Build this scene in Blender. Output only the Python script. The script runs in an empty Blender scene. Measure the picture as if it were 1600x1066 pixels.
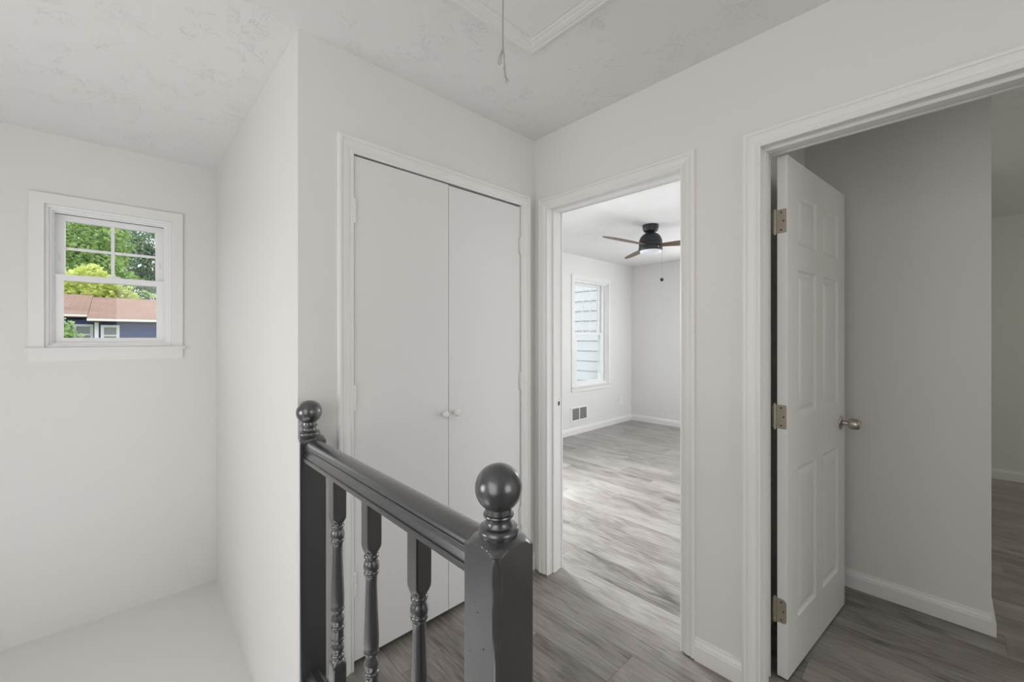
import bpy, bmesh, math, random
from mathutils import Vector, Matrix
random.seed(7)
PI = math.pi
S = bpy.context.scene
COL = S.collection

# ------------------------------------------------------------------ camera, world, lights, exposure
F = 643.0; HORIZON = 527.0; EYE = 1.32
YAW = math.atan((1476 - 800) / F)
cs, sn = math.cos(YAW), math.sin(YAW)          # forward direction = (cs, sn, 0)
cam_d = bpy.data.cameras.new('camera'); cam = bpy.data.objects.new('camera', cam_d); COL.objects.link(cam)
cam_d.sensor_width = 36.0; cam_d.lens = F / 1600 * 36.0
cam_d.shift_y = -(533 - HORIZON) / 1600
cam_d.clip_start = 0.02
cam.location = (0, 0, EYE); cam.rotation_euler = (PI / 2, 0, math.atan2(sn, cs) - PI / 2)
S.camera = cam

w = bpy.data.worlds.new('sky'); S.world = w; w.use_nodes = True
nt = w.node_tree; nt.nodes.clear()
o_ = nt.nodes.new('ShaderNodeOutputWorld'); b_ = nt.nodes.new('ShaderNodeBackground')
b_.inputs['Color'].default_value = (0.93, 0.97, 1.0, 1); b_.inputs['Strength'].default_value = 1.9
nt.links.new(b_.outputs[0], o_.inputs[0])

def area(name, loc, target, sx, sy, power, color=(1, 1, 1), spread=180):
    d = bpy.data.lights.new(name, 'AREA'); d.shape = 'RECTANGLE'; d.size = sx; d.size_y = sy
    d.energy = power; d.color = color; d.spread = math.radians(spread)
    o = bpy.data.objects.new(name, d); COL.objects.link(o); o.location = loc
    v = Vector(target) - Vector(loc); o.rotation_euler = v.to_track_quat('-Z', 'Y').to_euler()
    return o
def sun(name, rot, strength, angle, color):
    d = bpy.data.lights.new(name, 'SUN'); d.energy = strength; d.angle = math.radians(angle); d.color = color
    o = bpy.data.objects.new(name, d); COL.objects.link(o); o.rotation_euler = rot
    return o
sun('sun', (math.radians(38), 0, math.radians(-60)), 1.6, 8, (1, 0.96, 0.88))
area('fill_hall', (-1.34, 0.1, 1.45), (1.5, 0.45, 1.3), 1.8, 1.7, 19, (1, 0.99, 0.98))  # added fill lamp at the left wall
area('fill_hall_end', (0.75, -3.1, 1.5), (1.0, 1.6, 1.5), 1.6, 1.7, 22, (1, 0.99, 0.98))  # unseen frontal fill added before the rear wall to lift the closet wall
area('fill_stairwell', (-1.36, 1.75, 1.2), (0.47, 1.80, 1.6), 0.9, 1.0, 16, (1, 0.99, 0.985))  # added fill to brighten the stairwell side wall, no real source
area('fill_foyer', (-0.95, 1.5, -1.0), (0.1, 2.2, 2.4), 0.9, 0.9, 4, (1, 0.99, 0.985))  # invented upward fill, out of view, to brighten the stairwell ceiling
area('fill_bedroom_east', (5.86, 1.45, 1.45), (2.0, 1.8, 0.9), 1.2, 1.3, 42, (0.92, 0.965, 1.0))  # added bedroom fill; the far wall behind it has no opening
area('daylight_bedroom_north', (2.60, 3.86, 1.80), (2.9, 1.5, 0.1), 0.85, 1.1, 148, (0.91, 0.955, 1.0), 130)
area('fill_back_room', (4.6, -2.6, 1.5), (4.2, 0.2, 1.1), 1.4, 1.3, 11, (1.0, 0.99, 0.86))  # weak fill added for the dim right-hand room, source not modelled
area('fill_side_room', (2.3, -2.4, 1.5), (2.8, 0.1, 1.2), 0.7, 1.3, 5, (1.0, 0.99, 0.95))  # extra unseen fill aimed at the wall block behind the panel door

S.view_settings.view_transform = 'Standard'; S.view_settings.look = 'None'
S.view_settings.gamma = 1.0; S.view_settings.exposure = 0.0
try: S.view_settings.use_curve_mapping = False
except Exception: pass

# ------------------------------------------------------------------ materials
def newmat(name):
    m = bpy.data.materials.new(name); m.use_nodes = True
    return m, m.node_tree, m.node_tree.nodes['Principled BSDF']
def N(t, typ, **kw):
    n = t.nodes.new(typ)
    for k, v in kw.items(): setattr(n, k, v)
    return n
def M(t, op, a, b=None, c=None):
    n = t.nodes.new('ShaderNodeMath'); n.operation = op
    for i, x in enumerate((a, b, c)):
        if x is None: continue
        if isinstance(x, (int, float)): n.inputs[i].default_value = x
        else: t.links.new(x, n.inputs[i])
    return n.outputs[0]
def paint(name, col, rough, bump=0.1, scale=60, detail=3, var=0.03, spec=0.5, stretch=None):
    m, t, p = newmat(name)
    tc = N(t, 'ShaderNodeTexCoord'); vec = tc.outputs['Object']
    if stretch:
        mp = N(t, 'ShaderNodeMapping'); mp.inputs['Scale'].default_value = stretch
        t.links.new(vec, mp.inputs['Vector']); vec = mp.outputs[0]
    n = N(t, 'ShaderNodeTexNoise'); n.inputs['Scale'].default_value = scale; n.inputs['Detail'].default_value = detail
    t.links.new(vec, n.inputs['Vector'])
    n2 = N(t, 'ShaderNodeTexNoise'); n2.inputs['Scale'].default_value = 2.2; n2.inputs['Detail'].default_value = 2
    t.links.new(tc.outputs['Object'], n2.inputs['Vector'])
    r = N(t, 'ShaderNodeMapRange'); r.inputs['To Min'].default_value = 1 - var; r.inputs['To Max'].default_value = 1 + var
    t.links.new(n2.outputs['Fac'], r.inputs['Value'])
    mx = N(t, 'ShaderNodeVectorMath', operation='SCALE'); mx.inputs[0].default_value = col
    t.links.new(r.outputs[0], mx.inputs['Scale']); t.links.new(mx.outputs[0], p.inputs['Base Color'])
    p.inputs['Roughness'].default_value = rough; p.inputs['Specular IOR Level'].default_value = spec
    if bump > 0:
        b = N(t, 'ShaderNodeBump'); b.inputs['Strength'].default_value = bump; b.inputs['Distance'].default_value = 0.002
        t.links.new(n.outputs['Fac'], b.inputs['Height']); t.links.new(b.outputs[0], p.inputs['Normal'])
    return m
m_wall = paint('wall_paint', (0.80, 0.787, 0.772), 0.62, 0.10, 130, 3, 0.012, 0.3)
m_trim = paint('trim_paint', (0.84, 0.83, 0.815), 0.36, 0.015, 50, 2, 0.012, 0.45)
m_door = paint('door_paint', (0.80, 0.795, 0.778), 0.42, 0.08, 26, 4, 0.015, 0.4, (6, 6, 0.5))
m_door6 = paint('panel_door_paint', (0.80, 0.81, 0.79), 0.4, 0.06, 60, 2, 0.015, 0.4, (3, 3, 0.4))
m_vinyl = paint('window_vinyl', (0.90, 0.90, 0.90), 0.3, 0.0, 20, 1, 0.005, 0.5)
m_grey = paint('charcoal_gloss_paint', (0.015, 0.0165, 0.020), 0.30, 0.22, 55, 4, 0.12, 0.45); pg_ = m_grey.node_tree.nodes['Principled BSDF']; pg_.inputs['Coat Weight'].default_value = 1.0; pg_.inputs['Coat IOR'].default_value = 1.9; pg_.inputs['Coat Roughness'].default_value = 0.24
m_nickel, t_, p_ = newmat('satin_nickel'); p_.inputs['Base Color'].default_value = (0.50, 0.47, 0.41, 1); p_.inputs['Metallic'].default_value = 1; p_.inputs['Roughness'].default_value = 0.33
m_brass = paint('worn_hinge_metal', (0.40, 0.36, 0.29), 0.42, 0.1, 90, 3, 0.15, 0.6); m_brass.node_tree.nodes['Principled BSDF'].inputs['Metallic'].default_value = 0.75
m_dark = paint('dark_screw_recess', (0.03, 0.028, 0.025), 0.6, 0, 10, 1)
m_black = paint('fan_black_metal', (0.014, 0.015, 0.018), 0.45, 0.0, 40, 2, 0.05, 0.5)
m_frost = paint('frosted_diffuser', (0.82, 0.82, 0.86), 0.5, 0.0, 40, 2, 0.01, 0.4)
m_cord = paint('cotton_cord', (0.46, 0.435, 0.41), 0.9, 0.4, 800, 3, 0.1, 0.1)
m_duct = paint('duct_grey', (0.42, 0.40, 0.385), 0.7, 0.0, 40, 2, 0.05, 0.2)
m_blue = paint('navy_siding_paint', (0.065, 0.095, 0.24), 0.7, 0.1, 40, 2, 0.1, 0.2)
m_bluetrim = paint('white_house_trim', (0.78, 0.78, 0.78), 0.6, 0.0, 40, 2, 0.03, 0.2)
m_bark = paint('bark', (0.20, 0.16, 0.13), 0.9, 0.5, 14, 4, 0.2, 0.1)
m_grass = paint('lawn', (0.10, 0.17, 0.05), 0.95, 0.5, 30, 4, 0.3, 0.1)
m_siding = paint('pale_blue_lap_siding', (0.57, 0.59, 0.63), 0.6, 0.05, 50, 2, 0.02, 0.2)

def blade_wood():
    m, t, p = newmat('walnut_blade')
    tc = N(t, 'ShaderNodeTexCoord'); mp = N(t, 'ShaderNodeMapping'); mp.inputs['Scale'].default_value = (3, 60, 10)
    n = N(t, 'ShaderNodeTexNoise'); n.inputs['Scale'].default_value = 1.6; n.inputs['Detail'].default_value = 5
    r = N(t, 'ShaderNodeValToRGB'); r.color_ramp.elements[0].color = (0.055, 0.032, 0.022, 1); r.color_ramp.elements[1].color = (0.24, 0.15, 0.105, 1)
    r.color_ramp.elements[0].position = 0.25; r.color_ramp.elements[1].position = 0.75
    t.links.new(tc.outputs['Object'], mp.inputs[0]); t.links.new(mp.outputs[0], n.inputs['Vector']); t.links.new(n.outputs['Fac'], r.inputs[0]); t.links.new(r.outputs[0], p.inputs['Base Color'])
    p.inputs['Roughness'].default_value = 0.5
    return m
m_blade = blade_wood()

def glass():
    m = bpy.data.materials.new('thin_window_glass'); m.use_nodes = True; t = m.node_tree; t.nodes.clear()
    o = N(t, 'ShaderNodeOutputMaterial'); mix = N(t, 'ShaderNodeMixShader'); tr = N(t, 'ShaderNodeBsdfTransparent'); gl = N(t, 'ShaderNodeBsdfGlossy')
    tr.inputs[0].default_value = (0.98, 0.98, 0.98, 1); gl.inputs['Roughness'].default_value = 0.02
    lw = N(t, 'ShaderNodeLayerWeight'); lw.inputs['Blend'].default_value = 0.5
    t.links.new(M(t, 'ADD', 0.025, M(t, 'MULTIPLY', M(t, 'POWER', lw.outputs['Facing'], 5.0), 0.7)), mix.inputs[0]); t.links.new(tr.outputs[0], mix.inputs[1]); t.links.new(gl.outputs[0], mix.inputs[2]); t.links.new(mix.outputs[0], o.inputs[0])
    return m
m_glass = glass()
m_hglass = paint('curtained_pane', (0.30, 0.31, 0.33), 0.15, 0.0, 10, 1, 0.1, 0.6)

def ceiling_mat():
    m, t, p = newmat('stomp_brush_ceiling')
    p.inputs['Base Color'].default_value = (0.83, 0.82, 0.812, 1); p.inputs['Roughness'].default_value = 0.85; p.inputs['Specular IOR Level'].default_value = 0.15
    tc = N(t, 'ShaderNodeTexCoord')
    hs = []
    for k, (sc, off) in enumerate(((9.0, 0.0), (13.0, 3.7))):
        mp = N(t, 'ShaderNodeMapping'); mp.inputs['Location'].default_value = (off, off * 1.7, 0)
        t.links.new(tc.outputs['Object'], mp.inputs[0])
        v = N(t, 'ShaderNodeTexVoronoi'); v.voronoi_dimensions = '2D'; v.inputs['Scale'].default_value = sc
        t.links.new(mp.outputs[0], v.inputs['Vector'])
        sub = N(t, 'ShaderNodeVectorMath', operation='SUBTRACT'); t.links.new(mp.outputs[0], sub.inputs[0]); t.links.new(v.outputs['Position'], sub.inputs[1])
        sx = N(t, 'ShaderNodeSeparateXYZ'); t.links.new(sub.outputs[0], sx.inputs[0])
        cx = N(t, 'ShaderNodeSeparateXYZ'); t.links.new(v.outputs['Color'], cx.inputs[0])
        ang = M(t, 'ARCTAN2', sx.outputs[1], sx.outputs[0])
        cmb = N(t, 'ShaderNodeCombineXYZ')
        t.links.new(M(t, 'MULTIPLY', ang, 4.0), cmb.inputs[0]); t.links.new(M(t, 'MULTIPLY', cx.outputs[0], 90.0), cmb.inputs[1])
        t.links.new(M(t, 'MULTIPLY', v.outputs['Distance'], 1.2), cmb.inputs[2])
        n = N(t, 'ShaderNodeTexNoise'); n.inputs['Scale'].default_value = 2.2; n.inputs['Detail'].default_value = 2.0
        t.links.new(cmb.outputs[0], n.inputs['Vector'])
        r = N(t, 'ShaderNodeMapRange'); r.inputs['From Min'].default_value = 0.58; r.inputs['From Max'].default_value = 0.66
        t.links.new(n.outputs['Fac'], r.inputs['Value'])
        n3 = N(t, 'ShaderNodeTexNoise'); n3.inputs['Scale'].default_value = 5.0; t.links.new(mp.outputs[0], n3.inputs['Vector'])
        r3 = N(t, 'ShaderNodeMapRange'); r3.inputs['From Min'].default_value = 0.45; r3.inputs['From Max'].default_value = 0.60
        t.links.new(n3.outputs['Fac'], r3.inputs['Value'])
        on = M(t, 'GREATER_THAN', cx.outputs[1], 0.35)
        fan_ = M(t, 'GREATER_THAN', M(t, 'COSINE', M(t, 'ADD', ang, M(t, 'MULTIPLY', cx.outputs[2], 6.28))), -0.2)
        hs.append(M(t, 'MULTIPLY', M(t, 'MULTIPLY', r.outputs[0], r3.outputs[0]), M(t, 'MULTIPLY', on, fan_)))
    h = M(t, 'MAXIMUM', hs[0], hs[1])
    nf = N(t, 'ShaderNodeTexNoise'); nf.inputs['Scale'].default_value = 120; nf.inputs['Detail'].default_value = 3
    t.links.new(tc.outputs['Object'], nf.inputs['Vector'])
    h = M(t, 'ADD', h, M(t, 'MULTIPLY', nf.outputs['Fac'], 0.35))
    b = N(t, 'ShaderNodeBump'); b.inputs['Strength'].default_value = 0.65; b.inputs['Distance'].default_value = 0.0027
    t.links.new(h, b.inputs['Height']); t.links.new(b.outputs[0], p.inputs['Normal'])
    return m
m_ceil = ceiling_mat()

def floor_mat():
    m, t, p = newmat('grey_vinyl_plank')
    W_, L_ = 0.185, 1.22
    tc = N(t, 'ShaderNodeTexCoord'); sp = N(t, 'ShaderNodeSeparateXYZ'); t.links.new(tc.outputs['Object'], sp.inputs[0])
    xs = M(t, 'DIVIDE', M(t, 'ADD', sp.outputs[0], 9.379), W_)
    row = M(t, 'FLOOR', xs); fx = M(t, 'FRACT', xs)
    wn = N(t, 'ShaderNodeTexWhiteNoise'); wn.noise_dimensions = '1D'; t.links.new(row, wn.inputs['W'])
    ys = M(t, 'ADD', M(t, 'DIVIDE', M(t, 'ADD', sp.outputs[1], 20.0), L_), M(t, 'MULTIPLY', wn.outputs['Value'], 1.0))
    pl = M(t, 'FLOOR', ys); fy = M(t, 'FRACT', ys)
    cb = N(t, 'ShaderNodeCombineXYZ'); t.links.new(row, cb.inputs[0]); t.links.new(pl, cb.inputs[1])
    w2 = N(t, 'ShaderNodeTexWhiteNoise'); w2.noise_dimensions = '2D'; t.links.new(cb.outputs[0], w2.inputs['Vector'])
    rnd = w2.outputs['Value']
    g = N(t, 'ShaderNodeCombineXYZ')
    t.links.new(M(t, 'ADD', M(t, 'MULTIPLY', sp.outputs[0], 6.5), M(t, 'MULTIPLY', rnd, 60.0)), g.inputs[0])
    t.links.new(M(t, 'ADD', M(t, 'MULTIPLY', sp.outputs[1], 1.7), M(t, 'MULTIPLY', rnd, 31.0)), g.inputs[1])
    big = N(t, 'ShaderNodeTexNoise'); big.inputs['Scale'].default_value = 1.1; big.inputs['Detail'].default_value = 4; big.inputs['Distortion'].default_value = 0.9
    t.links.new(g.outputs[0], big.inputs['Vector'])
    g2 = N(t, 'ShaderNodeCombineXYZ')
    t.links.new(M(t, 'ADD', M(t, 'MULTIPLY', sp.outputs[0], 110.0), M(t, 'MULTIPLY', rnd, 60.0)), g2.inputs[0])
    t.links.new(M(t, 'MULTIPLY', sp.outputs[1], 9.0), g2.inputs[1])
    fine = N(t, 'ShaderNodeTexNoise'); fine.inputs['Scale'].default_value = 1.0; fine.inputs['Detail'].default_value = 5; fine.inputs['Distortion'].default_value = 0.4
    t.links.new(g2.outputs[0], fine.inputs['Vector'])
    # cathedral rings inside some planks
    wv = N(t, 'ShaderNodeTexWave'); wv.wave_type = 'BANDS'; wv.bands_direction = 'X'; wv.inputs['Scale'].default_value = 1.6
    wv.inputs['Distortion'].default_value = 7.0; wv.inputs['Detail'].default_value = 3; wv.inputs['Detail Scale'].default_value = 1.4
    t.links.new(g.outputs[0], wv.inputs['Vector'])
    val = M(t, 'ADD', M(t, 'MULTIPLY', big.outputs['Fac'], 0.60), M(t, 'MULTIPLY', fine.outputs['Fac'], 0.40))
    val = M(t, 'ADD', val, M(t, 'MULTIPLY', M(t, 'SUBTRACT', wv.outputs['Fac'], 0.5), 0.05))
    val = M(t, 'ADD', val, M(t, 'MULTIPLY', M(t, 'SUBTRACT', rnd, 0.5), 0.12))
    kn = N(t, 'ShaderNodeCombineXYZ')
    t.links.new(M(t, 'ADD', M(t, 'MULTIPLY', sp.outputs[0], 15.0), M(t, 'MULTIPLY', rnd, 17.0)), kn.inputs[0])
    t.links.new(M(t, 'ADD', M(t, 'MULTIPLY', sp.outputs[1], 2.6), M(t, 'MULTIPLY', rnd, 43.0)), kn.inputs[1])
    kt = N(t, 'ShaderNodeTexNoise'); kt.inputs['Scale'].default_value = 1.0; kt.inputs['Detail'].default_value = 6; kt.inputs['Distortion'].default_value = 0.6
    t.links.new(kn.outputs[0], kt.inputs['Vector'])
    km = N(t, 'ShaderNodeMapRange'); km.inputs['From Min'].default_value = 0.60; km.inputs['From Max'].default_value = 0.74
    km.inputs['To Min'].default_value = 0.0; km.inputs['To Max'].default_value = 0.16; t.links.new(kt.outputs['Fac'], km.inputs['Value'])
    val = M(t, 'SUBTRACT', val, km.outputs[0])
    r = N(t, 'ShaderNodeValToRGB'); e = r.color_ramp.elements
    e[0].position = 0.24; e[0].color = (0.060, 0.051, 0.044, 1); e[1].position = 0.80; e[1].color = (0.48, 0.450, 0.422, 1)
    q = e.new(0.48); q.color = (0.262, 0.240, 0.220, 1)
    t.links.new(val, r.inputs[0])
    ex = M(t, 'MULTIPLY', M(t, 'MINIMUM', fx, M(t, 'SUBTRACT', 1.0, fx)), W_)
    ey = M(t, 'MULTIPLY', M(t, 'MINIMUM', fy, M(t, 'SUBTRACT', 1.0, fy)), L_)
    ed = M(t, 'MINIMUM', ex, ey)
    gap = N(t, 'ShaderNodeMapRange'); gap.inputs['From Min'].default_value = 0.0003; gap.inputs['From Max'].default_value = 0.0014
    gap.inputs['To Min'].default_value = 0.45; t.links.new(ed, gap.inputs['Value'])
    mx = N(t, 'ShaderNodeVectorMath', operation='SCALE'); t.links.new(r.outputs[0], mx.inputs[0]); t.links.new(gap.outputs[0], mx.inputs['Scale'])
    t.links.new(mx.outputs[0], p.inputs['Base Color'])
    p.inputs['Roughness'].default_value = 0.30; p.inputs['Specular IOR Level'].default_value = 0.75
    b = N(t, 'ShaderNodeBump'); b.inputs['Strength'].default_value = 0.22; b.inputs['Distance'].default_value = 0.0015
    t.links.new(M(t, 'ADD', M(t, 'MULTIPLY', fine.outputs['Fac'], 0.5), gap.outputs[0]), b.inputs['Height']); t.links.new(b.outputs[0], p.inputs['Normal'])
    return m
m_floor = floor_mat()

def roof_mat():
    m, t, p = newmat('brown_asphalt_shingle')
    tc = N(t, 'ShaderNodeTexCoord'); br = N(t, 'ShaderNodeTexBrick')
    br.inputs['Scale'].default_value = 1.0; br.inputs['Brick Width'].default_value = 0.3; br.inputs['Row Height'].default_value = 0.14
    br.inputs['Mortar Size'].default_value = 0.006; br.inputs['Color1'].default_value = (0.30, 0.19, 0.15, 1); br.inputs['Color2'].default_value = (0.26, 0.165, 0.13, 1); br.inputs['Mortar'].default_value = (0.17, 0.11, 0.085, 1)
    t.links.new(tc.outputs['Object'], br.inputs['Vector'])
    n = N(t, 'ShaderNodeTexNoise'); n.inputs['Scale'].default_value = 1.5; n.inputs['Detail'].default_value = 5; t.links.new(tc.outputs['Object'], n.inputs['Vector'])
    r = N(t, 'ShaderNodeMapRange'); r.inputs['To Min'].default_value = 0.7; r.inputs['To Max'].default_value = 1.3; t.links.new(n.outputs['Fac'], r.inputs['Value'])
    mx = N(t, 'ShaderNodeVectorMath', operation='SCALE'); t.links.new(br.outputs['Color'], mx.inputs[0]); t.links.new(r.outputs[0], mx.inputs['Scale'])
    t.links.new(mx.outputs[0], p.inputs['Base Color']); p.inputs['Roughness'].default_value = 0.9
    return m
m_roof = roof_mat()

def leaf_mat(name, c1, c2):
    m = bpy.data.materials.new(name); m.use_nodes = True; t = m.node_tree; p = t.nodes['Principled BSDF']; o = t.nodes['Material Output']
    tc = N(t, 'ShaderNodeTexCoord'); n = N(t, 'ShaderNodeTexNoise'); n.inputs['Scale'].default_value = 3.5; n.inputs['Detail'].default_value = 6
    r = N(t, 'ShaderNodeValToRGB'); r.color_ramp.elements[0].position = 0.32; r.color_ramp.elements[1].position = 0.68
    r.color_ramp.elements[0].color = (*c1, 1); r.color_ramp.elements[1].color = (*c2, 1)
    t.links.new(tc.outputs['Object'], n.inputs['Vector']); t.links.new(n.outputs['Fac'], r.inputs[0]); t.links.new(r.outputs[0], p.inputs['Base Color'])
    p.inputs['Roughness'].default_value = 0.6
    tl = N(t, 'ShaderNodeBsdfTranslucent'); t.links.new(r.outputs[0], tl.inputs[0])
    mix = N(t, 'ShaderNodeMixShader'); mix.inputs[0].default_value = 0.4
    t.links.new(p.outputs[0], mix.inputs[1]); t.links.new(tl.outputs[0], mix.inputs[2]); t.links.new(mix.outputs[0], o.inputs[0])
    return m
m_leaf_a = leaf_mat('leaves_fresh_green', (0.25, 0.40, 0.12), (0.60, 0.76, 0.36))
m_leaf_b = leaf_mat('leaves_yellow_green', (0.50, 0.60, 0.16), (0.88, 0.92, 0.42))
m_leaf_c = leaf_mat('leaves_dark_green', (0.15, 0.25, 0.15), (0.42, 0.54, 0.40))

# ------------------------------------------------------------------ geometry helpers
def obj(name, bm, mat, parent=None, smooth=False, bevel=0.0, auto=None):
    me = bpy.data.meshes.new(name)
    if bevel > 0:
        es = [e for e in bm.edges if len(e.link_faces) == 2 and e.calc_face_angle(0) > 0.6]
        bmesh.ops.bevel(bm, geom=es, offset=bevel, segments=2, affect='EDGES', profile=0.5, clamp_overlap=True)
    bmesh.ops.recalc_face_normals(bm, faces=bm.faces[:])
    bm.to_mesh(me); bm.free()
    me.materials.append(mat)
    if smooth or auto:
        for p in me.polygons: p.use_smooth = True
        if auto:
            try: me.set_sharp_from_angle(angle=auto)
            except Exception: pass
    o = bpy.data.objects.new(name, me); COL.objects.link(o)
    if parent: o.parent = parent
    return o
def box(bm, x0, x1, y0, y1, z0, z1, mtx=None):
    vs = [Vector((x, y, z)) for z in (z0, z1) for y in (y0, y1) for x in (x0, x1)]
    if mtx: vs = [mtx @ v for v in vs]
    v = [bm.verts.new(p) for p in vs]
    for f in ((0, 2, 3, 1), (4, 5, 7, 6), (0, 1, 5, 4), (2, 6, 7, 3), (0, 4, 6, 2), (1, 3, 7, 5)): bm.faces.new([v[i] for i in f])
def lathe(bm, prof, c, seg=48, axis='Z', rfun=None, cap=True, mtx=None):
    """prof: list of (r, z). rfun(theta, r, z) -> radius"""
    rings = []
    for r, z in prof:
        ring = []
        for k in range(seg):
            th = 2 * PI * k / seg
            rr = rfun(th, r, z) if rfun else r
            p = Vector((rr * math.cos(th), rr * math.sin(th), z))
            if axis == 'Y': p = Vector((p.x, -p.z, p.y))
            if axis == 'X': p = Vector((p.z, p.x, p.y))
            if mtx: p = mtx @ p
            ring.append(bm.verts.new(p + Vector(c)))
        rings.append(ring)
    for a, b in zip(rings[:-1], rings[1:]):
        for k in range(seg):
            bm.faces.new((a[k], a[(k + 1) % seg], b[(k + 1) % seg], b[k]))
    if cap:
        bm.faces.new(rings[0][::-1]); bm.faces.new(rings[-1])
def tube(bm, pts, r, seg=8):
    pts = [Vector(p) for p in pts]; rings = []
    rs = r if isinstance(r, (list, tuple)) else [r] * len(pts)
    for i, p in enumerate(pts):
        d = (pts[min(i + 1, len(pts) - 1)] - pts[max(i - 1, 0)]).normalized()
        a = d.cross(Vector((0.3, 0.9, 0.12))).normalized(); b = d.cross(a)
        rings.append([bm.verts.new(p + rs[i] * (a * math.cos(2 * PI * k / seg) + b * math.sin(2 * PI * k / seg))) for k in range(seg)])
    for a, b in zip(rings[:-1], rings[1:]):
        for k in range(seg): bm.faces.new((a[k], a[(k + 1) % seg], b[(k + 1) % seg], b[k]))
    bm.faces.new(rings[0][::-1]); bm.faces.new(rings[-1])
def prism(bm, prof, p0, p1, up=Vector((0, 0, 1)), side=None):
    """extrude 2D profile (s, u) from p0 to p1; s along 'side', u along 'up'"""
    p0, p1 = Vector(p0), Vector(p1); d = (p1 - p0).normalized()
    side = Vector(side) if side is not None else d.cross(up).normalized()
    A = [bm.verts.new(p0 + side * s + up * u) for s, u in prof]; B = [bm.verts.new(p1 + side * s + up * u) for s, u in prof]
    n = len(prof)
    for i in range(n): bm.faces.new((A[i], A[(i + 1) % n], B[(i + 1) % n], B[i]))
    bm.faces.new(A[::-1]); bm.faces.new(B)
def tag(o, label=None, cat=None, group=None, kind=None):
    if label: o['label'] = label
    if cat: o['category'] = cat
    if group: o['group'] = group
    if kind: o['kind'] = kind
    return o
def struct(o, label, cat): return tag(o, label, cat, None, 'structure')
def empty(name, loc=(0, 0, 0), rz=0.0):
    o = bpy.data.objects.new(name, None); COL.objects.link(o); o.location = loc; o.rotation_euler = (0, 0, rz); o.empty_display_size = 0.1
    return o
def copy_part(o, parent, loc=None):
    c = o.copy(); COL.objects.link(c); c.parent = parent
    if loc is not None: c.location = loc
    for ch in [x for x in bpy.data.objects if x.parent == o]: copy_part(ch, c)
    return c

def wall(bm, axis, pos, thick, a0, a1, z0, z1, openings=()):
    """slab with rectangular openings. axis 'X': plane X=pos..pos+thick, a = Y. axis 'Y': plane Y=pos..pos+thick, a = X"""
    A = sorted({a0, a1, *[v for o in openings for v in o[:2] if a0 < v < a1]}); Z = sorted({z0, z1, *[v for o in openings for v in o[2:] if z0 < v < z1]})
    def solid(i, j):
        if i < 0 or j < 0 or i >= len(A) - 1 or j >= len(Z) - 1: return False
        ca, cz = (A[i] + A[i + 1]) / 2, (Z[j] + Z[j + 1]) / 2
        return not any(o[0] < ca < o[1] and o[2] < cz < o[3] for o in openings)
    cache = {}
    def V(i, j, s):
        k = (i, j, s)
        if k not in cache:
            q = pos + (thick if s else 0)
            cache[k] = bm.verts.new((q, A[i], Z[j]) if axis == 'X' else (A[i], q, Z[j]))
        return cache[k]
    for i in range(len(A) - 1):
        for j in range(len(Z) - 1):
            if not solid(i, j): continue
            for s in (0, 1): bm.faces.new((V(i, j, s), V(i + 1, j, s), V(i + 1, j + 1, s), V(i, j + 1, s)))
            if not solid(i - 1, j): bm.faces.new((V(i, j, 0), V(i, j + 1, 0), V(i, j + 1, 1), V(i, j, 1)))
            if not solid(i + 1, j): bm.faces.new((V(i + 1, j, 0), V(i + 1, j + 1, 0), V(i + 1, j + 1, 1), V(i + 1, j, 1)))
            if not solid(i, j - 1): bm.faces.new((V(i, j, 0), V(i + 1, j, 0), V(i + 1, j, 1), V(i, j, 1)))
            if not solid(i, j + 1): bm.faces.new((V(i, j + 1, 0), V(i + 1, j + 1, 0), V(i + 1, j + 1, 1), V(i, j + 1, 1)))

CASING = [(0.0, 0.0), (0.0, 0.009), (0.003, 0.011), (0.008, 0.011), (0.011, 0.008), (0.014, 0.009), (0.020, 0.013), (0.027, 0.0155), (0.034, 0.0165), (0.040, 0.0165), (0.0415, 0.0145), (0.044, 0.0145), (0.046, 0.018), (0.052, 0.0195), (0.058, 0.018), (0.060, 0.015), (0.060, 0.0)]
def casing(bm, axis, pos, sign, a0, a1, zt, z0=0.0, prof=CASING, ws=1.0):
    """three-sided mitred casing. sign = direction the profile stands out from the wall"""
    def P(a, z, d): return (pos + sign * d, a, z) if axis == 'X' else (a, pos + sign * d, z)
    rings = []
    for (ca, cz, da, dz) in ((a0, z0, -1, 0), (a0, zt, -1, 1), (a1, zt, 1, 1), (a1, z0, 1, 0)):
        rings.append([bm.verts.new(P(ca + da * w_ * ws, cz + dz * w_ * ws, d)) for w_, d in prof])
    n = len(prof)
    for A, B in zip(rings[:-1], rings[1:]):
        for i in range(n - 1): bm.faces.new((A[i], A[i + 1], B[i + 1], B[i]))
        bm.faces.new((A[n - 1], A[0], B[0], B[n - 1]))
    bm.faces.new(rings[0]); bm.faces.new(rings[-1])
BASE = [(0, 0), (0.014, 0), (0.014, 0.062), (0.012, 0.066), (0.0125, 0.070), (0.009, 0.078), (0.0065, 0.083), (0.006, 0.088), (0.003, 0.092), (0, 0.092)]

# ------------------------------------------------------------------ dimensions
XR = 1.712; YC = 1.617; XS = 0.466; YW = 3.39; YB = 3.46; H = 2.44; T = 0.115
XB = XR + T
D1 = (0.765, 1.508, 2.028); D2 = (-0.31, 0.467, 2.022)
CL = (0.672, 1.600, 2.047)

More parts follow.
